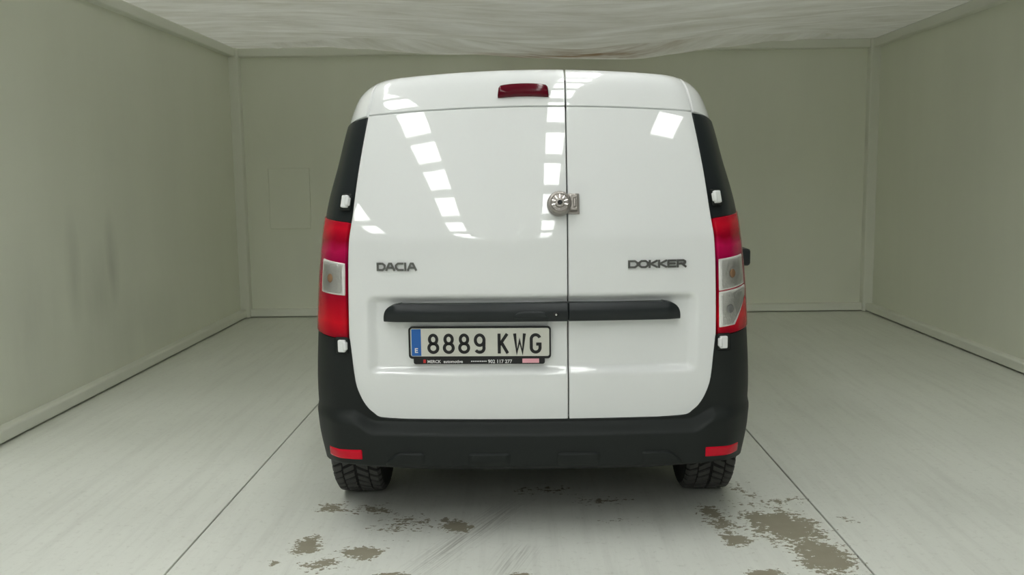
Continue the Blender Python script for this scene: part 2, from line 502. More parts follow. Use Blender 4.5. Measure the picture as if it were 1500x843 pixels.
def patch(name, fn, nu, nv, m, parent, rim=.0025, rdrop=.003, depth=.02, us=None, vs=None):
    """fn(s,t) -> (point, normal); the border is rolled over and turned inwards so the piece has a real edge"""
    us = us if us is not None else [i / nu for i in range(nu + 1)]; vs = vs if vs is not None else [j / nv for j in range(nv + 1)]
    nu = len(us) - 1; nv = len(vs) - 1
    P = [[fn(s, t) for s in us] for t in vs]
    V = []; Nn = []
    for row in P:
        for p, q in row: V.append(np.array(p)); Nn.append(np.array(q))
    F = []
    idx = lambda i, j: j * (nu + 1) + i
    for j in range(nv):
        for i in range(nu): F.append((idx(i, j), idx(i + 1, j), idx(i + 1, j + 1), idx(i, j + 1)))
    loop = [(i, 0) for i in range(nu)] + [(nu, j) for j in range(nv)] + [(i, nv) for i in range(nu, 0, -1)] + [(0, j) for j in range(nv, 0, -1)]
    r1 = []; r2 = []
    for (i, j) in loop:
        k = idx(i, j); ii = min(max(i, 1), nu - 1); jj = min(max(j, 1), nv - 1)
        d = np.zeros(3)
        if i in (0, nu):
            e = V[k] - V[idx(ii, j)]; d += e / (np.linalg.norm(e) + 1e-9)
        if j in (0, nv):
            e = V[k] - V[idx(i, jj)]; d += e / (np.linalg.norm(e) + 1e-9)
        d /= (np.linalg.norm(d) + 1e-9)
        r1.append(V[k] + d * rim - Nn[k] * rdrop); r2.append(V[k] + d * rim - Nn[k] * (rdrop + depth))
    b0 = len(V); V += r1; b1 = len(V); V += r2; m_ = len(loop)
    for q in range(m_):
        a, b = idx(*loop[q]), idx(*loop[(q + 1) % m_]); c, d = b0 + q, b0 + (q + 1) % m_
        F.append((a, c, d, b)); F.append((c, b1 + q, b1 + (q + 1) % m_, d))
    o = mk(name, [place(p) for p in V], F, m, parent)
    return auto_smooth(o, 50)


# body shell -------------------------------------------------------
def ztop(Y):
    return TOP(Y)


TOP = pchip([3.4, 6.0, 6.25, 6.9, 7.0, 7.5, 7.72, 7.80], [1.80, 1.80, 1.74, 1.14, 1.09, .98, .90, .80])


def body_pt(side, Y, v):                   # side of the body ahead of the tail
    W = Wf(v); k = sm(6.9, 7.8, Y); W = W * (1 - .16 * k * k)
    z = v - crown(W, v); T_ = ztop(Y); z = .24 + (z - .24) * (T_ - .24) / (1.80 - .24)
    if Y > 6.2: W = W + (Wf(min(1.80, .24 + (z - .24))) - W) * 0.6 * sm(6.2, 7.0, Y)
    return np.array([side * W, Y, z])


levels = list(np.linspace(.30, 1.60, 40)) + [1.63, 1.66, 1.69, 1.715, 1.74, 1.76, 1.775, 1.787, 1.796, 1.80]
sideY = [3.95 + i * .05 for i in range(int((7.8 - 3.95) / .05) + 1)]
rows = []
for v in levels:
    half = []
    xc = Wf(v) - RX
    for q in np.linspace(0, 1, 22): half.append(S(xc * q, v, -.034))
    for q in np.linspace(.08, 1.0, 16):
        half.append(S(xc + LA * q, v, -.034 + .033 * sm(.88, 1.0, q)))
    for Y in sideY: half.append(body_pt(1, Y, v) if Y > 4.0 else np.array([Wf(v) - .001, Y, v - crown(Wf(v), v)]))
    full = [np.array([-p[0], p[1], p[2]]) for p in half[::-1]] + half[1:]
    rows.append(full)
nc = len(rows[0]); V = [p for r in rows for p in r]; F = []
for j in range(len(rows) - 1):
    for i in range(nc - 1):
        q = (j * nc + i, j * nc + i + 1, (j + 1) * nc + i + 1, (j + 1) * nc + i)
        c = sum(V[k] for k in q) / 4
        if abs(c[0]) > .5 and (math.hypot(c[1] - AX_R, c[2] - WR) < .355 or math.hypot(c[1] - AX_F, c[2] - WR) < .355): continue
        F.append(q)
# roof, windscreen and bonnet span the two top edges
top = rows[-1]; base_i = (len(rows) - 1) * nc; h = nc // 2; NS = 10; strip = []
for i in range(0, h + 1):
    A = top[i]; B = top[nc - 1 - i]; ln = []
    for s in range(NS + 1):
        if s == 0: ln.append(base_i + i)
        elif s == NS: ln.append(base_i + nc - 1 - i)
        else:
            q = s / NS; x = A[0] + (B[0] - A[0]) * q; zz = A[2] + .034 * ((A[0] / .62) ** 2 - (x / .62) ** 2)
            V.append(np.array([x, A[1], zz])); ln.append(len(V) - 1)
    strip.append(ln)
for i in range(h):
    for s in range(NS): F.append((strip[i][s], strip[i][s + 1], strip[i + 1][s + 1], strip[i + 1][s]))
# nose
for j in range(len(rows) - 1):
    F.append((j * nc + nc - 1, j * nc, (j + 1) * nc, (j + 1) * nc + nc - 1))
body = mk('body_shell', [place(p) for p in V], F, M['paint'], van); fix_normals(body); auto_smooth(body, 40)
# floor pan, wheel housings
bevel_box('floor_pan', (VX, 5.65, .33), (1.10, 4.05, .14), M['dark'], van, .02, 2)
bevel_box('rear_valance_panel', (VX, 3.62, .40), (1.42, .12, .22), M['dark'], van, .02, 2)
bevel_box('rear_axle_beam', (VX, AX_R, .29), (1.25, .10, .09), M['dark'], van, .02, 2)
bevel_box('silencer', (VX + .18, 3.82, .30), (.55, .22, .13), M['dark'], van, .05, 3)
for ay in (AX_R, AX_F):
    for s in (-1, 1):
        V = []; F = []
        for i in range(25):
            an = math.pi * (-.06 + 1.12 * i / 24)
            for x in (.52, .82): V.append((VX + s * x, ay + .365 * math.cos(an), WR + .365 * math.sin(an)))
        for i in range(24): F.append((2 * i, 2 * i + 1, 2 * i + 3, 2 * i + 2))
        V.append((VX + s * .52, ay, WR)); c = len(V) - 1
        for i in range(24): F.append((2 * i, 2 * i + 2, c))
        mk('wheel_housing', V, F, M['dark'], van)
        V = []; F = []                      # plastic lip round the arch
        for i in range(33):
            an = math.pi * (-.02 + 1.04 * i / 32)
            if ay == AX_R and math.cos(an) < -.6 and math.sin(an) < .45: continue
            lip = .012 if not (ay == AX_R and math.cos(an) < -.35) else .001
            xs = Wf(max(.25, WR + .36 * math.sin(an)))
            for (r, dx) in ((.345, -.03), (.345, lip), (.385, lip), (.40, -.012)): V.append((VX + s * (xs + dx), ay + r * math.cos(an), WR + r * math.sin(an)))
        for i in range(len(V) // 4 - 1):
            for k in range(3): F.append((4 * i + k, 4 * i + k + 1, 4 * i + k + 5, 4 * i + k + 4))
        mk('arch_trim', V, F, M['plastic'], van)

# rear doors -------------------------------------------------------
SEAM = .137; G = .0048


def recess(x, z):                          # pressed pocket for handle and plate
    return .022 * sm(-.022, .022, .612 - abs(x)) * sm(.640, .672, z) * (1 - sm(.918, .948, z))


def door_fn(side, v0, v1, x_seam):
    def fn(s, t):
        v = v0 + (v1 - v0) * t
        xo = side * (XE(v) - G); x = x_seam + (xo - x_seam) * s
        if side < 0: x = xo + (x_seam - xo) * s
        a = x2a(x, v); nrm = SN(a, v); z = v
        return S0(a, v) - nrm * recess(x, z), nrm
    return fn


VH = 1.653
edge_ts = [0, .001, .003, .006, .01, .016, .024, .034, .046, .06, .075]
for side, xs in ((-1, SEAM - G), (1, SEAM + G)):
    ts = edge_ts + list(np.linspace(.09, 1, 130))
    n_u = 150 if side < 0 else 110
    d = patch('rear_door', door_fn(side, .4655, VH - .0042, xs), n_u, 0, M['paint'], van, us=list(np.linspace(0, 1, n_u + 1)), vs=ts, depth=.026)
    patch('door_header', door_fn(side, VH + .0042, 1.798, xs), 60, 40, M['paint'], d, depth=.02)
    # white corner of the roof pillar beside the header
    def cfn(s, t, side=side):
        q = s if side > 0 else 1 - s; lo = 1.653 - .046 * q ** 1.3
        v = lo + (1.799 - lo) * t
        a0 = x2a(XE(v) + G + .0015, v); a1 = a_side(v, 1.12); a = side * (a0 + (a1 - a0) * q)
        return S0(a, v), SN(a, v)
    patch('roof_corner', cfn, 24, 24, M['paint'], van, depth=.02)
# black seal behind the gap between the doors
def seal(s, t):
    v = .47 + 1.31 * t; x = SEAM + (s - .5) * .05; return Sx(x, v, -.0300), SN(x, v)
patch('door_seal', seal, 2, 60, M['seal'], van, depth=.003)
for side in (-1, 1):  # black seal strips added along the outer edges so the lit gaps read dark
    def eseal(s, t, side=side):
        v = .80 + .985 * t; x = side * XE(v) + (s - .5) * .030; return Sx(x, v, -.0300), SN(x2a(x, v), v)
    patch('door_seal', eseal, 4, 60, M['seal'], van, depth=.003)

# black window-line trims above the lamps -----------------------------
V_T0, V_T1 = 1.245, 1.647
for side in (-1, 1):
    def tfn(s, t, side=side):
        q = s if side > 0 else 1 - s
        v = (V_T0 - .018 + .018 * q) + (V_T1 - .046 * q ** 1.3 - (V_T0 - .018 + .018 * q)) * t
        a0 = x2a(XE(v) + G + .001, v); a1 = a_side(v, 1.05)
        if t > .93: a0 += (t - .93) * .02
        off = .004 - .010 * sm(.0, .35, .35 - q) 
        a = side * (a0 + (a1 - a0) * q); return S(a, v, off), SN(a, v)
    patch('corner_trim', tfn, 26, 40, M['satin'], van, depth=.03)

# tail lamps --------------------------------------------------------
def lamp_fn(side, z0i, z0o, z1i, z1o, q0, q1, off):
    def fn(s, t):
        u = s if side > 0 else 1 - s; q = q0 + (q1(t) - q0) * u if callable(q1) else q0 + (q1 - q0) * u
        v = (z0i + (z0o - z0i) * q) * (1 - t) + (z1i + (z1o - z1i) * q) * t
        a0 = x2a(XE(v) + G + .002, v); a1 = a_side(v, 1.03); a = side * (a0 + (a1 - a0) * q)
        return S(a, v, off + .006 * math.sin(math.pi * min(1, max(0, q)))), SN(a, v)
    return fn


for side in (-1, 1):
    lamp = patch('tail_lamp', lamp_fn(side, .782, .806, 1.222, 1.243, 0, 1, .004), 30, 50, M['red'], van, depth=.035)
    lamp['label'] = 'red tail lamp with clear middle section'
    if side < 0:
        secs = [(.950, .968, 1.068, 1.098, lambda t: .41, 'amber', .45)]
    else:
        secs = [(.952, .985, 1.068, 1.090, lambda t: .46, 'amber', .40), (.812, .840, .944, .974, lambda t: .22 + .27 * min(1, t * 1.25), 'grey_bulb', .30)]
    for (z0i, z0o, z1i, z1o, qf, bm_, bq) in secs:
        patch('lamp_reflector', lamp_fn(side, z0i, z0o, z1i, z1o, .01, lambda t, qf=qf: qf(t) + .02, .0072), 30, 14, M['silver'], lamp, depth=.003)
        patch('clear_lens', lamp_fn(side, z0i + .008, z0o + .008, z1i - .008, z1o - .008, .06, lambda t, qf=qf: qf(t) - .03, .0120), 30, 14, M['lens'], lamp, depth=.008)
        P, nn = lamp_fn(side, z0i, z0o, z1i, z1o, bq * .55, bq * .55, .0075)(.5, .48)
        V = []; F = []; r = .017; T1 = np.cross(nn, [0, 0, 1]); T1 /= np.linalg.norm(T1); T2 = np.cross(nn, T1)
        for j in range(5):
            for i in range(16):
                ph = j / 4 * math.pi / 2; th = 2 * math.pi * i / 16
                V.append(place(P + (T1 * math.cos(th) + T2 * math.sin(th)) * r * math.cos(ph) + nn * r * .22 * math.sin(ph)))
        for j in range(4):
            for i in range(16): F.append((j * 16 + i, j * 16 + (i + 1) % 16, (j + 1) * 16 + (i + 1) % 16, (j + 1) * 16 + i))
        mk('bulb', V, F, M[bm_], lamp)

# bumper -------------------------------------------------------------
XEI = None
ed_z = [.464, .466, .470, .485, .505, .555, .607, .71, .775]; 
def door_bottom(x):                        # height of the door edge above column x
    b = abs(x)
    if b < .50: return .4635
    lo, hi = .464, .777
    if b >= XE(.777): return .777
    for _ in range(30):
        mid = (lo + hi) / 2
        if XE(mid) < b: lo = mid
        else: hi = mid
    return lo


def bump_off(b, z):
    zs = .458 + .040 * sm(.60, .70, b)
    k = sm(0, .040, zs - z)
    fade = 1 - sm(.62, .86, b)
    und = -.05 * sm(.345, .27, z) if False else 0
    belly = .006 * math.sin(math.pi * min(1, max(0, (z - .28) / .16)))
    low = -.030 * (1 - sm(.270, .300, z)) * fade
    return .004 + k * (.046 * fade + .008) + belly * fade + low


def bumper_fn(s, t):
    q = 2 * s - 1; sg = 1 if q >= 0 else -1; q = abs(q)
    # column position, dense round the door corner
    b = np.interp(q, [0, .45, .80, .90, 1.0], [0, .50, .6955, .712, 1.0]) if q < .9 else .712 + (q - .9) * 10
    if q < .9:
        zt_ = door_bottom(b + G + .001) - .001
        zb = .272 + .020 * sm(.45, .7, b)
        v = zt_ + (.452 - zt_) * t / .4 if t < .4 else .452 + (zb - .452) * (t - .4) / .6
        a = sg * x2a(b, v)
    else:
        f = (q - .9) * 10
        zt_ = .777 + .023 * f; zb = .292 - .030 * f
        v = zt_ + (.452 - zt_) * t / .4 if t < .4 else .452 + (zb - .452) * (t - .4) / .6
        a0 = x2a(.712, v); a1 = a_side(v, .74 + .31 * sm(.50, .68, v)); a = sg * (a0 + (a1 - a0) * f)
    return S(a, v, bump_off(abs(a), v)), SN(a, v)


us = [.5 + .5 * x for x in list(np.linspace(0, .45, 24)) + list(np.linspace(.46, .80, 44)) + list(np.linspace(.805, .90, 12)) + list(np.linspace(.91, 1, 18))]
us = [1 - u for u in us[:0:-1]] + us
bumper = patch('rear_bumper', bumper_fn, 0, 60, M['plastic'], van, us=us, vs=list(np.linspace(1, 0, 61)), depth=.05, rim=.003, rdrop=.004)
fix_normals(bumper)


def bsurf(x, v, o):
    a = x2a(x, v); return S(a, v, bump_off(abs(a), v) + o), SN(a, v)


for side in (-1, 1):
    def rfn(s, t, side=side):
        u = s if side > 0 else 1 - s
        x = side * (.655 + .135 * u); zt_ = .356 - .014 * u; zb = .322 - .012 * u
        z = zb + (zt_ - zb) * t
        return bsurf(x, z, .003)
    patch('reflector', rfn, 16, 6, M['reflector'], bumper, depth=.012, rim=.003)
for (x0, x1, cl, cr) in ((-.572, -.40, 1, 0), (-.255, -.075, 0, 0), (.078, .262, 0, 0), (.40, .572, 0, 1)):
    def pfn(s, t, x0=x0, x1=x1, cl=cl, cr=cr):
        x = x0 + (x1 - x0) * s; zt_ = .347
        if cl: zt_ -= .040 * (1 - sm(0, .42, s)) 
        if cr: zt_ -= .040 * sm(.58, 1, s)
        z = .290 + (zt_ - .290) * t
        ends = sm(0, .16, s) * sm(0, .16, 1 - s); return bsurf(x, z, -.004 + .015 * ends * sm(-.2, .7, t))
    patch('bumper_pad', pfn, 20, 6, M['plastic'], bumper, depth=.01, rim=.007, rdrop=.010)
# tow-eye cover
bevel_box('tow_eye', (VX - .08, 3.52, .272), (.05, .06, .022), M['dark'], van, .006, 2)

# handle strip -------------------------------------------------------
hz0, hz1 = .851, .917


def strip_fn(xa, xb, rl, rr):
    def fn(s, t):
        z = hz0 + (hz1 - hz0) * t
        cl = rl * (1 - math.sqrt(max(0, 1 - t ** 4.0))) * .055; crr = rr * (1 - math.sqrt(max(0, 1 - t ** 4.0))) * .055
        x = (xa + cl + .008 * rl * t) + ((xb - crr - .008 * rr * t) - (xa + cl + .008 * rl * t)) * s
        a = x2a(x, z); e = .012 + .020 * math.sin(math.pi * (.12 + .72 * (1 - t))) 
        ends = (rl * (1 - sm(0, .05, x - xa)) + rr * (1 - sm(0, .05, xb - x)))
        return S(a, z, e - .012 * ends), SN(a, z)
    return fn


us_h = [0, .004, .01, .02, .035, .05, .07, .09] + list(np.linspace(.12, .88, 40)) + [.91, .93, .95, .965, .98, .99, .996, 1]
vs_h = list(np.linspace(0, .8, 14)) + [.85, .9, .94, .965, .98, .992, 1]
hl = patch('handle_strip', strip_fn(-.560, SEAM - .003, 1, 0), 0, 0, M['satin'], van, us=us_h, vs=vs_h, depth=.05)
hr = patch('handle_strip', strip_fn(SEAM + .003, .558, 0, 1), 0, 0, M['satin'], van, us=us_h, vs=vs_h, depth=.05)


def grip_fn(s, t):
    x = -.062 + .118 * s; top_ = .886 - .014 * abs(2 * s - 1) ** 5; z = .866 + (top_ - .866) * t
    tt = (z - hz0) / (hz1 - hz0); e = .012 + .020 * math.sin(math.pi * (.12 + .72 * (1 - tt)))
    return S(x, z, e + .0045), SN(x, z)


patch('grip', grip_fn, 24, 6, M['satin'], hl, depth=.006, rim=.004)


def disc(name, c, nn, r, dep, m, parent, seg=28, ch=.15, hole=None):
    nn = np.array(nn) / np.linalg.norm(nn); T1 = np.cross([0, 0, 1], nn); T1 /= np.linalg.norm(T1); T2 = np.cross(nn, T1)
    prof = [(r, 0), (r, dep * (1 - ch)), (r * (1 - ch), dep), (0.001, dep)] if hole is None else hole
    V = []; F = []
    for (rr, d) in prof:
        for i in range(seg):
            th = 2 * math.pi * i / seg; V.append(place(np.array(c) + (T1 * math.cos(th) + T2 * math.sin(th)) * rr + nn * d))
    for j in range(len(prof) - 1):
        for i in range(seg): F.append((j * seg + i, j * seg + (i + 1) % seg, (j + 1) * seg + (i + 1) % seg, (j + 1) * seg + i))
    o = mk(name, V, F, m, parent); auto_smooth(o, 35); return o


P = S(.090, .877, .030); N_ = SN(.09, .877)
disc('key_lock', P, N_, .0105, .006, M['ink'], hl, 18)
disc('key_slot', P + N_ * .0055, N_, .0038, .0015, M['bright_steel'], hl, 10)

# third brake lamp ---------------------------------------------------
def brake_fn(s, t):
    q = 2 * s - 1; v = 1.693 + .041 * t - .004 * q * q
    x = -.023 + .094 * q * (1 - .05 * t) 
    if t > .75: x = -.023 + (x + .023) * (1 - .35 * (t - .75) ** 2 / .0625 * .12)
    a = x2a(x, v); return S(a, v, .014 + .006 * math.sin(math.pi * t) - .004 * q ** 6), SN(a, v)


patch('brake_lamp', brake_fn, 30, 10, M['dred'], van, rim=.003, depth=.02)

# round padlock over a hasp --------------------------------------------
lz = 1.284; lc = S(.107, lz, .004); ln_ = SN(.107, lz)
lock = disc('security_lock', lc, ln_, .044, .05, M['steel'], van, 40, hole=[(.046, 0), (.046, .012), (.044, .016), (.044, .034), (.041, .040), (.034, .042), (.031, .039), (.020, .040), (.016, .044), (.009, .045), (.0085, .036), (.001, .036)])
lock['label'] = 'round steel security lock with hasp'
disc('keyhole', lc + ln_ * .040, ln_, .0078, .0062, M['ink'], lock, 16)
T1 = np.cross([0, 0, 1], ln_); T1 /= np.linalg.norm(T1); T2 = np.cross(ln_, T1)
for k in range(7):
    an = math.radians(-15 + 35 * k); dr = T1 * math.cos(an) + T2 * math.sin(an); ta = np.cross(ln_, dr); ctr = lc + ln_ * .041 + dr * .0225
    V = [place(ctr + dr * sx * .0085 + ta * sy * .0022 + ln_ * szz) for sx in (-1, 1) for sy in (-1, 1) for szz in (-.003, .002)]
    mk('lock_rib', V, [(0, 1, 3, 2), (4, 6, 7, 5), (0, 4, 5, 1), (2, 3, 7, 6), (0, 2, 6, 4), (1, 5, 7, 3)], M['bright_steel'], lock, False)


def frame_at(x, v, off):
    a = x2a(x, v); p = S(a, v, off); nn = SN(a, v); tx = np.cross([0, 0, 1], nn); 
    if tx[0] < 0: tx = -tx
    tx /= np.linalg.norm(tx); tz = np.cross(tx, -nn); tz = tz if tz[2] > 0 else -tz
    return p, tx, tz, nn


def fbox(name, fr, u, w_, n_, su, sw, sn, m, parent, r=.002, seg=2):
    p, tx, tz, nn = fr; c = p + tx * u + tz * w_ + nn * n_; c = place(c)
    Mx = Matrix(((tx[0], nn[0], tz[0], c[0]), (tx[1], nn[1], tz[1], c[1]), (tx[2], nn[2], tz[2], c[2]), (0, 0, 0, 1)))
    return bevel_box(name, (0, 0, 0), (su, sn, sw), m, parent, r, seg, Mx)


fr = frame_at(.107, lz, 0)
fbox('hasp_plate', fr, .052, .001, .004, .046, .078, .006, M['steel'], lock, .003)
fbox('hasp_block', fr, .052, .004, .016, .034, .062, .026, M['steel'], lock, .005)
fbox('hasp_pin', fr, .056, .004, .031, .010, .040, .008, M['steel'], lock, .003)

# hinges ---------------------------------------------------------------
for side in (-1, 1):
    for zc in (1.300, .755):
        fr = frame_at(side * (XE(zc) + .026), zc, .004)
        hp = fbox('door_hinge', fr, 0, 0, .004, .052, .066, .008, M['plastic'], van, .006)
        fbox('hinge_leaf', fr, -side * .004, 0, .012, .030, .048, .018, M['paint'], hp, .005)
        fbox('hinge_knuckle', fr, -side * .018, 0, .014, .014, .034, .022, M['paint'], hp, .005)

# number plate ----------------------------------------------------------
px0, px1, pz0, pz1 = -.470, .071, .705, .828
pc = ((px0 + px1) / 2, (pz0 + pz1) / 2)
fr = frame_at(pc[0], pc[1], -.012)


def rprism(name, fr, u, w_, n_, su, sw, sn, rad, m, parent):
    p, tx, tz, nn = fr; pts = []
    for (cx, cz, a0) in ((1, 1, 0), (-1, 1, 90), (-1, -1, 180), (1, -1, 270)):
        for i in range(7):
            an = math.radians(a0 + 15 * i); pts.append((u + cx * (su / 2 - rad) + rad * math.cos(an), w_ + cz * (sw / 2 - rad) + rad * math.sin(an)))
    k = len(pts); V = []
    for d, sh in ((n_ - sn / 2, 0), (n_ + sn / 2 - .0015, 0), (n_ + sn / 2, .0015)):
        for (a, b) in pts:
            l_ = math.hypot(a - u, b - w_); f = 1 - sh / l_
            V.append(place(p + tx * (u + (a - u) * f) + tz * (w_ + (b - w_) * f) + nn * d))
    F = [tuple(range(2 * k, 3 * k)), tuple(range(k - 1, -1, -1))]
    for j in range(2):
        for i in range(k): F.append((j * k + i, j * k + (i + 1) % k, (j + 1) * k + (i + 1) % k, (j + 1) * k + i))
    o = mk(name, V, F, m, parent, False); fix_normals(o); return o


plate = rprism('license_plate', fr, 0, 0, .004, px1 - px0, pz1 - pz0, .014, .013, M['ink'], van)
plate['label'] = 'white number plate in black holder'
rprism('holder_lip', fr, -.003, -(pz1 - pz0) / 2 - .007, .0035, .500, .028, .013, .008, M['ink'], plate)
rprism('plate_sheet', fr, .001, .002, .0105, px1 - px0 - .014, pz1 - pz0 - .015, .004, .008, M['plate'], plate)
U = lambda px: (-.467 + (px - 599) * (.538 / 208)) - pc[0]
Wz = lambda py: (.828 - (py - 479) * (.121 / 46)) - pc[1]
fbox('country_band', fr, (U(602.5) + U(616.5)) / 2, .002, .0128, U(616.5) - U(602.5), pz1 - pz0 - .020, .0012, M['plate_blue'], plate, .0004, 1)


def ribbon(lines, wd, cap=0.):
    """flat stroked letter: list of polylines -> 2D verts, quads"""
    V = []; F = []
    for ln in lines:
        pts = [np.array(p, float) for p in ln]; closed = np.linalg.norm(pts[0] - pts[-1]) < 1e-6
        if closed: pts = pts[:-1]
        elif cap:
            e0 = pts[0] - pts[1]; e1 = pts[-1] - pts[-2]
            pts[0] = pts[0] + e0 / np.linalg.norm(e0) * cap; pts[-1] = pts[-1] + e1 / np.linalg.norm(e1) * cap
        m_ = len(pts); b = len(V)
        for i, p in enumerate(pts):
            d0 = p - pts[i - 1] if (i > 0 or closed) else pts[1] - p
            d1 = pts[(i + 1) % m_] - p if (i < m_ - 1 or closed) else p - pts[i - 1]
            d0 = d0 / (np.linalg.norm(d0) + 1e-9); d1 = d1 / (np.linalg.norm(d1) + 1e-9)
            n0 = np.array([-d0[1], d0[0]]); n1 = np.array([-d1[1], d1[0]]); nn = n0 + n1
            nn /= (np.linalg.norm(nn) + 1e-9); k = 1 / max(.45, nn @ n0)
            V.append(p + nn * wd / 2 * k); V.append(p - nn * wd / 2 * k)
        for i in range(m_ if closed else m_ - 1):
            a = b + 2 * i; c = b + 2 * ((i + 1) % m_); F.append((a, c, c + 1, a + 1))
    return V, F


def stroke_obj(name, lines, wd, fr, n0, th, m, parent, mapper=None, cap=0.):
    V2, F2 = ribbon(lines, wd, cap); p, tx, tz, nn = fr; V = []; F = []
    pt = mapper or (lambda u, w_, d: p + tx * u + tz * w_ + nn * d)
    k = len(V2)
    for q in V2: V.append(place(pt(q[0], q[1], n0 + th)))
    for q in V2: V.append(place(pt(q[0], q[1], n0 - .0005)))
    ed = {}
    for f in F2:
        F.append(f); F.append(tuple(x + k for x in f[::-1]))
        for i in range(4):
            e = (f[i], f[(i + 1) % 4]); ed[tuple(sorted(e))] = ed.get(tuple(sorted(e)), []) + [e]
    for e in ed.values():
        if len(e) == 1: a, b = e[0]; F.append((a, a + k, b + k, b))
    o = mk(name, V, F, m, parent, False); fix_normals(o); return o


def arc(cx, cy, rx, ry, a0, a1, n_=18):
    return [(cx + rx * math.cos(math.radians(a0 + (a1 - a0) * i / n_)), cy + ry * math.sin(math.radians(a0 + (a1 - a0) * i / n_))) for i in range(n_ + 1)]


def ring(cx, cy, rx, ry, n_=28):
    r = arc(cx, cy, rx, ry, 90, 450, n_); r[-1] = r[0]; return r


h_ = .0665                                   # stroke centre-line height of a plate character
G8 = [ring(0, .75 * h_, .0140, .25 * h_), ring(0, .25 * h_ + .0004, .0170, .25 * h_ + .0004)]
G9 = [ring(0, .70 * h_, .0165, .30 * h_), [(.0165, .70 * h_)] + arc(-.0005, .24 * h_, .0165, .24 * h_, 12, -150, 16)]
GK = [[(-.0155, -.005), (-.0155, h_ + .005)], [(.0150, h_ + .004), (-.0150, .40 * h_)], [(-.0070, .56 * h_), (.0165, -.004)]]
GW = [[(-.0185, h_ + .005), (-.0105, 0), (0, .66 * h_), (.0105, 0), (.0185, h_ + .005)]]
GG = [arc(0, h_ - .017, .0165, .017, 20, 180, 14) + arc(0, .017, .0165, .017, 180, 360, 14) + [(.0165, .46 * h_), (.002, .46 * h_)]]
zb = Wz(516.2)
for px, g in ((634.5, G8), (657.3, G8), (679.9, G8), (702.9, G9), (737.4, GK), (761.3, GW), (784.7, GG)):
    lines = [[(x + U(px), y + zb) for x, y in l] for l in g]
    stroke_obj('plate_character', lines, .0116, fr, .0125, .0012, M['ink'], plate)
# small E of the blue band and the print on the holder
eu, ew = U(609.5), Wz(516)
stroke_obj('plate_character', [[(eu + .006, ew + .0145), (eu - .004, ew + .0145), (eu - .004, ew), (eu + .006, ew)], [(eu - .004, ew + .0072), (eu + .005, ew + .0072)]], .0035, fr, .0134, .0008, M['white_ink'], plate)


def text_obj(txt, size, fr, u, w_, n0, m, parent, bold=0., sx=1.):
    c = bpy.data.curves.new('print', 'FONT'); c.body = txt; c.size = size; c.extrude = .0003; c.offset = bold; c.resolution_u = 3
    o = bpy.data.objects.new('tmp', c); COL.objects.link(o); bpy.context.view_layer.update()
    me = bpy.data.meshes.new_from_object(o.evaluated_get(bpy.context.evaluated_depsgraph_get())); bpy.data.objects.remove(o); bpy.data.curves.remove(c)
    p, tx, tz, nn = fr; off = parent_world(parent)
    for v in me.vertices:
        q = np.array(place(p + tx * (u + v.co.x * sx) + tz * (w_ + v.co.y) + nn * (n0 + v.co.z))) - off; v.co = q
    me.materials.clear(); me.materials.append(m)
    o = bpy.data.objects.new('holder_print', me); COL.objects.link(o); o.parent = parent; return o


lw = Wz(531.8); ln0 = .0110
fbox('print_mark', fr, U(621), Wz(529.3), ln0, .010, .013, .0008, M['red_ink'], plate, .0003, 1)
text_obj('MERCK', .0155, fr, U(625), lw, ln0, M['white_ink'], plate, .0004, 1.02)
text_obj('automotive', .0160, fr, U(649), lw, ln0, M['white_ink'], plate, .0003, 1.0)
for k in range(9): fbox('print_mark', fr, U(690.5) + k * .0068, Wz(529.6), ln0, .0048, .0042, .0006, M['white_ink'], plate, .0002, 1)
text_obj('902 117 277', .0185, fr, U(714.5), lw - .001, ln0, M['white_ink'], plate, .0004, .98)
fbox('sticker', fr, (U(765) + U(789.5)) / 2, Wz(529.0), ln0, U(789.5) - U(765), .0165, .0008, M['pink'], plate, .0003, 1)

# badges -----------------------------------------------------------------
LET = {
    'D': [[(0, 0), (0, 1), (.7, 1), (1, .72), (1, .28), (.7, 0), (0, 0)]],
    'A': [[(0, 0), (.36, 1), (.62, 1), (1, 0)], [(.2, .33), (.8, .33)]],
    'C': [[(1, 1), (.3, 1), (0, .7), (0, .3), (.3, 0), (1, 0)]],
    'I': [[(.5, 0), (.5, 1)]],
    'O': [[(.25, 0), (.75, 0), (1, .25), (1, .75), (.75, 1), (.25, 1), (0, .75), (0, .25), (.25, 0)]],
    'K': [[(0, 0), (0, 1)], [(.95, 1), (.1, .5), (.95, 0)]],
    'E': [[(.95, 1), (0, 1), (0, 0), (.95, 0)], [(0, .5), (.85, .5)]],
    'R': [[(0, 0), (0, 1), (.75, 1), (.95, .85), (.95, .6), (.75, .45), (0, .45)], [(.5, .45), (1, 0)]],
}


def badge(word, x0, x1, zc, ht, widths, wd, slope):
    e = bpy.data.objects.new('badge', None); COL.objects.link(e); e.parent = van; e.location = (0, 0, 0)
    tot = sum(widths) + (len(word) - 1) * .22; k = (x1 - x0 - wd) / tot; cur = x0 + wd / 2
    for ch, w_ in zip(word, widths):
        lines = []
        for l in LET[ch]:
            l2 = []
            for i in range(len(l) - 1):
                for q in np.linspace(0, 1, 4)[:-1]: l2.append((l[i][0] + (l[i + 1][0] - l[i][0]) * q, l[i][1] + (l[i + 1][1] - l[i][1]) * q))
            l2.append(l[-1])
            lines.append([(cur + p[0] * w_ * k, zc + (p[1] - .5) * (ht - wd) + slope * cur) for p in l2])
        stroke_obj('badge_letter', lines, wd, (0, 0, 0, 0), .001, .0055, M['chrome'], e, mapper=lambda u, w2, d: Sx(u, w2, d), cap=wd / 2)
        cur += (w_ + .22) * k


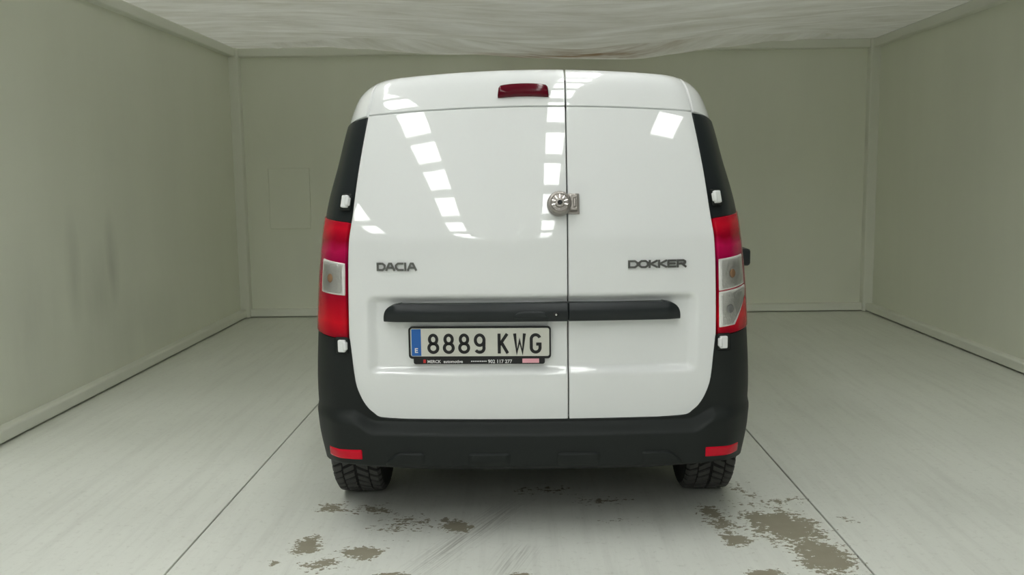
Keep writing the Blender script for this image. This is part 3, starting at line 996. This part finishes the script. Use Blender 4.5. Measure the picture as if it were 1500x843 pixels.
badge('DACIA', -.583, -.430, 1.058, .031, [.9, 1, .85, .25, 1], .0072, 0)
badge('DOKKER', .362, .582, 1.058, .030, [.9, .9, .8, .8, .8, .85], .0072, 0)

# side details: rail of the sliding door with its stop, glass, mirrors ------------
def side_patch(name, side, Ya, Yb, fv0, fv1, off, m, parent, nu=16, nv=8):
    def fn(s, t):
        Y = Ya + (Yb - Ya) * (s if side > 0 else 1 - s); v = fv0(Y) + (fv1(Y) - fv0(Y)) * t
        p = body_pt(side, Y, v); nn = np.array([side, 0, .12]); nn /= np.linalg.norm(nn); return p + nn * off, nn
    return patch(name, fn, nu, nv, m, parent, depth=.02)


rl = side_patch('sliding_door_rail', 1, 3.98, 4.95, lambda Y: 1.020, lambda Y: 1.055, .006, M['satin'], van, 20, 2)
for sd in (1,):
    bevel_box('rail_stop', (.893, 3.90, 1.040), (.090, .10, .072), M['satin'], rl, .012, 2)
for sd in (-1, 1):
    gl_ = side_patch('front_door_glass', sd, 5.55, 6.55, lambda Y: 1.19, lambda Y: 1.60, .004, M['glass'], van)
    c = body_pt(sd, 6.45, 1.2)
    mh = bevel_box('door_mirror', (VX + sd * (abs(c[0]) + .10), 6.45, 1.17), (.19, .11, .22), M['plastic'], van, .04, 4)
    bevel_box('mirror_glass', (VX + sd * (abs(c[0]) + .105), 6.397, 1.17), (.15, .008, .17), M['glass'], mh, .003, 1)
    side_patch('side_door_handle', sd, 5.38, 5.52, lambda Y: 1.02, lambda Y: 1.05, .012, M['satin'], van, 6, 3)


def ws(s, t):
    Y = 6.18 + (6.86 - 6.18) * (1 - t); L_ = body_pt(1, Y, 1.80); x = (2 * s - 1) * (L_[0] - .05)
    z = L_[2] + .034 * ((L_[0] / .62) ** 2 - (x / .62) ** 2) + .008; nn = np.array([0, .6, .8]); return np.array([x, Y, z]), nn


patch('windscreen', ws, 16, 12, M['glass'], van, depth=.006)

# wheels ------------------------------------------------------------------
TW = .215
tyre_prof = [(-.36, .185), (-.44, .20), (-.49, .225), (-.50, .25), (-.485, .275), (-.455, .292), (-.41, .300), (-.25, .303), (0, .304), (.25, .303), (.41, .300), (.455, .292), (.485, .275), (.50, .25), (.49, .225), (.44, .20), (.36, .185)]
prf = pchip([p[0] for p in tyre_prof[3:14]], [p[1] for p in tyre_prof[3:14]])


def wheel(cx, cy, side):
    V = []; F = []; seg = 64; k = len(tyre_prof)
    for i in range(seg):
        th = 2 * math.pi * i / seg
        for (t, r) in tyre_prof: V.append((cx + t * TW, cy + r * math.cos(th), WR + r * math.sin(th)))
    for i in range(seg):
        for j in range(k - 1): F.append((i * k + j, ((i + 1) % seg) * k + j, ((i + 1) % seg) * k + j + 1, i * k + j + 1))
    w_ = mk('wheel', V, F, M['rubber'], van); w_['label'] = 'black tyre with chevron tread'
    V = []; F = []; nb = 46                                # chevron tread blocks
    for i in range(nb):
        for sg in (-1, 1):
            for (s0, s1, ph) in ((.03, .24, 0.), (.27, .47, .35)):
                th0 = 2 * math.pi * (i + ph + (.5 if sg > 0 else 0)) / nb; b = len(V); ns = 4; wth = 2 * math.pi / nb * .34
                for q in range(ns + 1):
                    s_ = s0 + (s1 - s0) * q / ns; sh = s_ * .42
                    for e in (-1, 1):
                        for dr in (-.002, .0068):
                            th = th0 + sh + e * wth * (1 if dr < 0 else .88); r = prf(min(.5, s_)) + dr * (1 if s_ < .45 else .6); V.append((cx + sg * s_ * TW, cy + r * math.cos(th), WR + r * math.sin(th)))
                for q in range(ns):
                    a = b + 4 * q
                    for (m1, m2) in ((1, 3), (0, 1), (3, 2)): F.append((a + m1, a + m2, a + 4 + m2, a + 4 + m1))
                F.append((b, b + 1, b + 3, b + 2)); a = b + 4 * ns; F.append((a, a + 2, a + 3, a + 1))
    td = mk('tread', V, F, M['tread'], w_, False); fix_normals(td)
    prof = [(.195, .42), (.187, .45), (.178, .40), (.15, .33), (.10, .36), (.05, .40), (.045, .44), (.002, .45)]
    V = []; F = []; seg = 40
    for (r, t) in prof:
        for i in range(seg):
            th = 2 * math.pi * i / seg; V.append((cx + side * t * TW, cy + r * math.cos(th), WR + r * math.sin(th)))
    for j in range(len(prof) - 1):
        for i in range(seg): F.append((j * seg + i, j * seg + (i + 1) % seg, (j + 1) * seg + (i + 1) % seg, (j + 1) * seg + i))
    rm = mk('wheel_cover', V, F, M['rim'], w_); fix_normals(rm)
    V = []; F = []                                          # brake drum and inner rim face
    for (r, t) in ((.187, -.44), (.187, -.30), (.13, -.30), (.13, -.62), (.002, -.62)):
        for i in range(seg):
            th = 2 * math.pi * i / seg; V.append((cx + side * t * TW, cy + r * math.cos(th), WR + r * math.sin(th)))
    for j in range(4):
        for i in range(seg): F.append((j * seg + i, j * seg + (i + 1) % seg, (j + 1) * seg + (i + 1) % seg, (j + 1) * seg + i))
    mk('brake_drum', V, F, M['dark'], w_)


for (ay, hx) in ((AX_R, .750), (AX_F, .742)):
    for s in (-1, 1): wheel(VX + s * hx, ay, s)
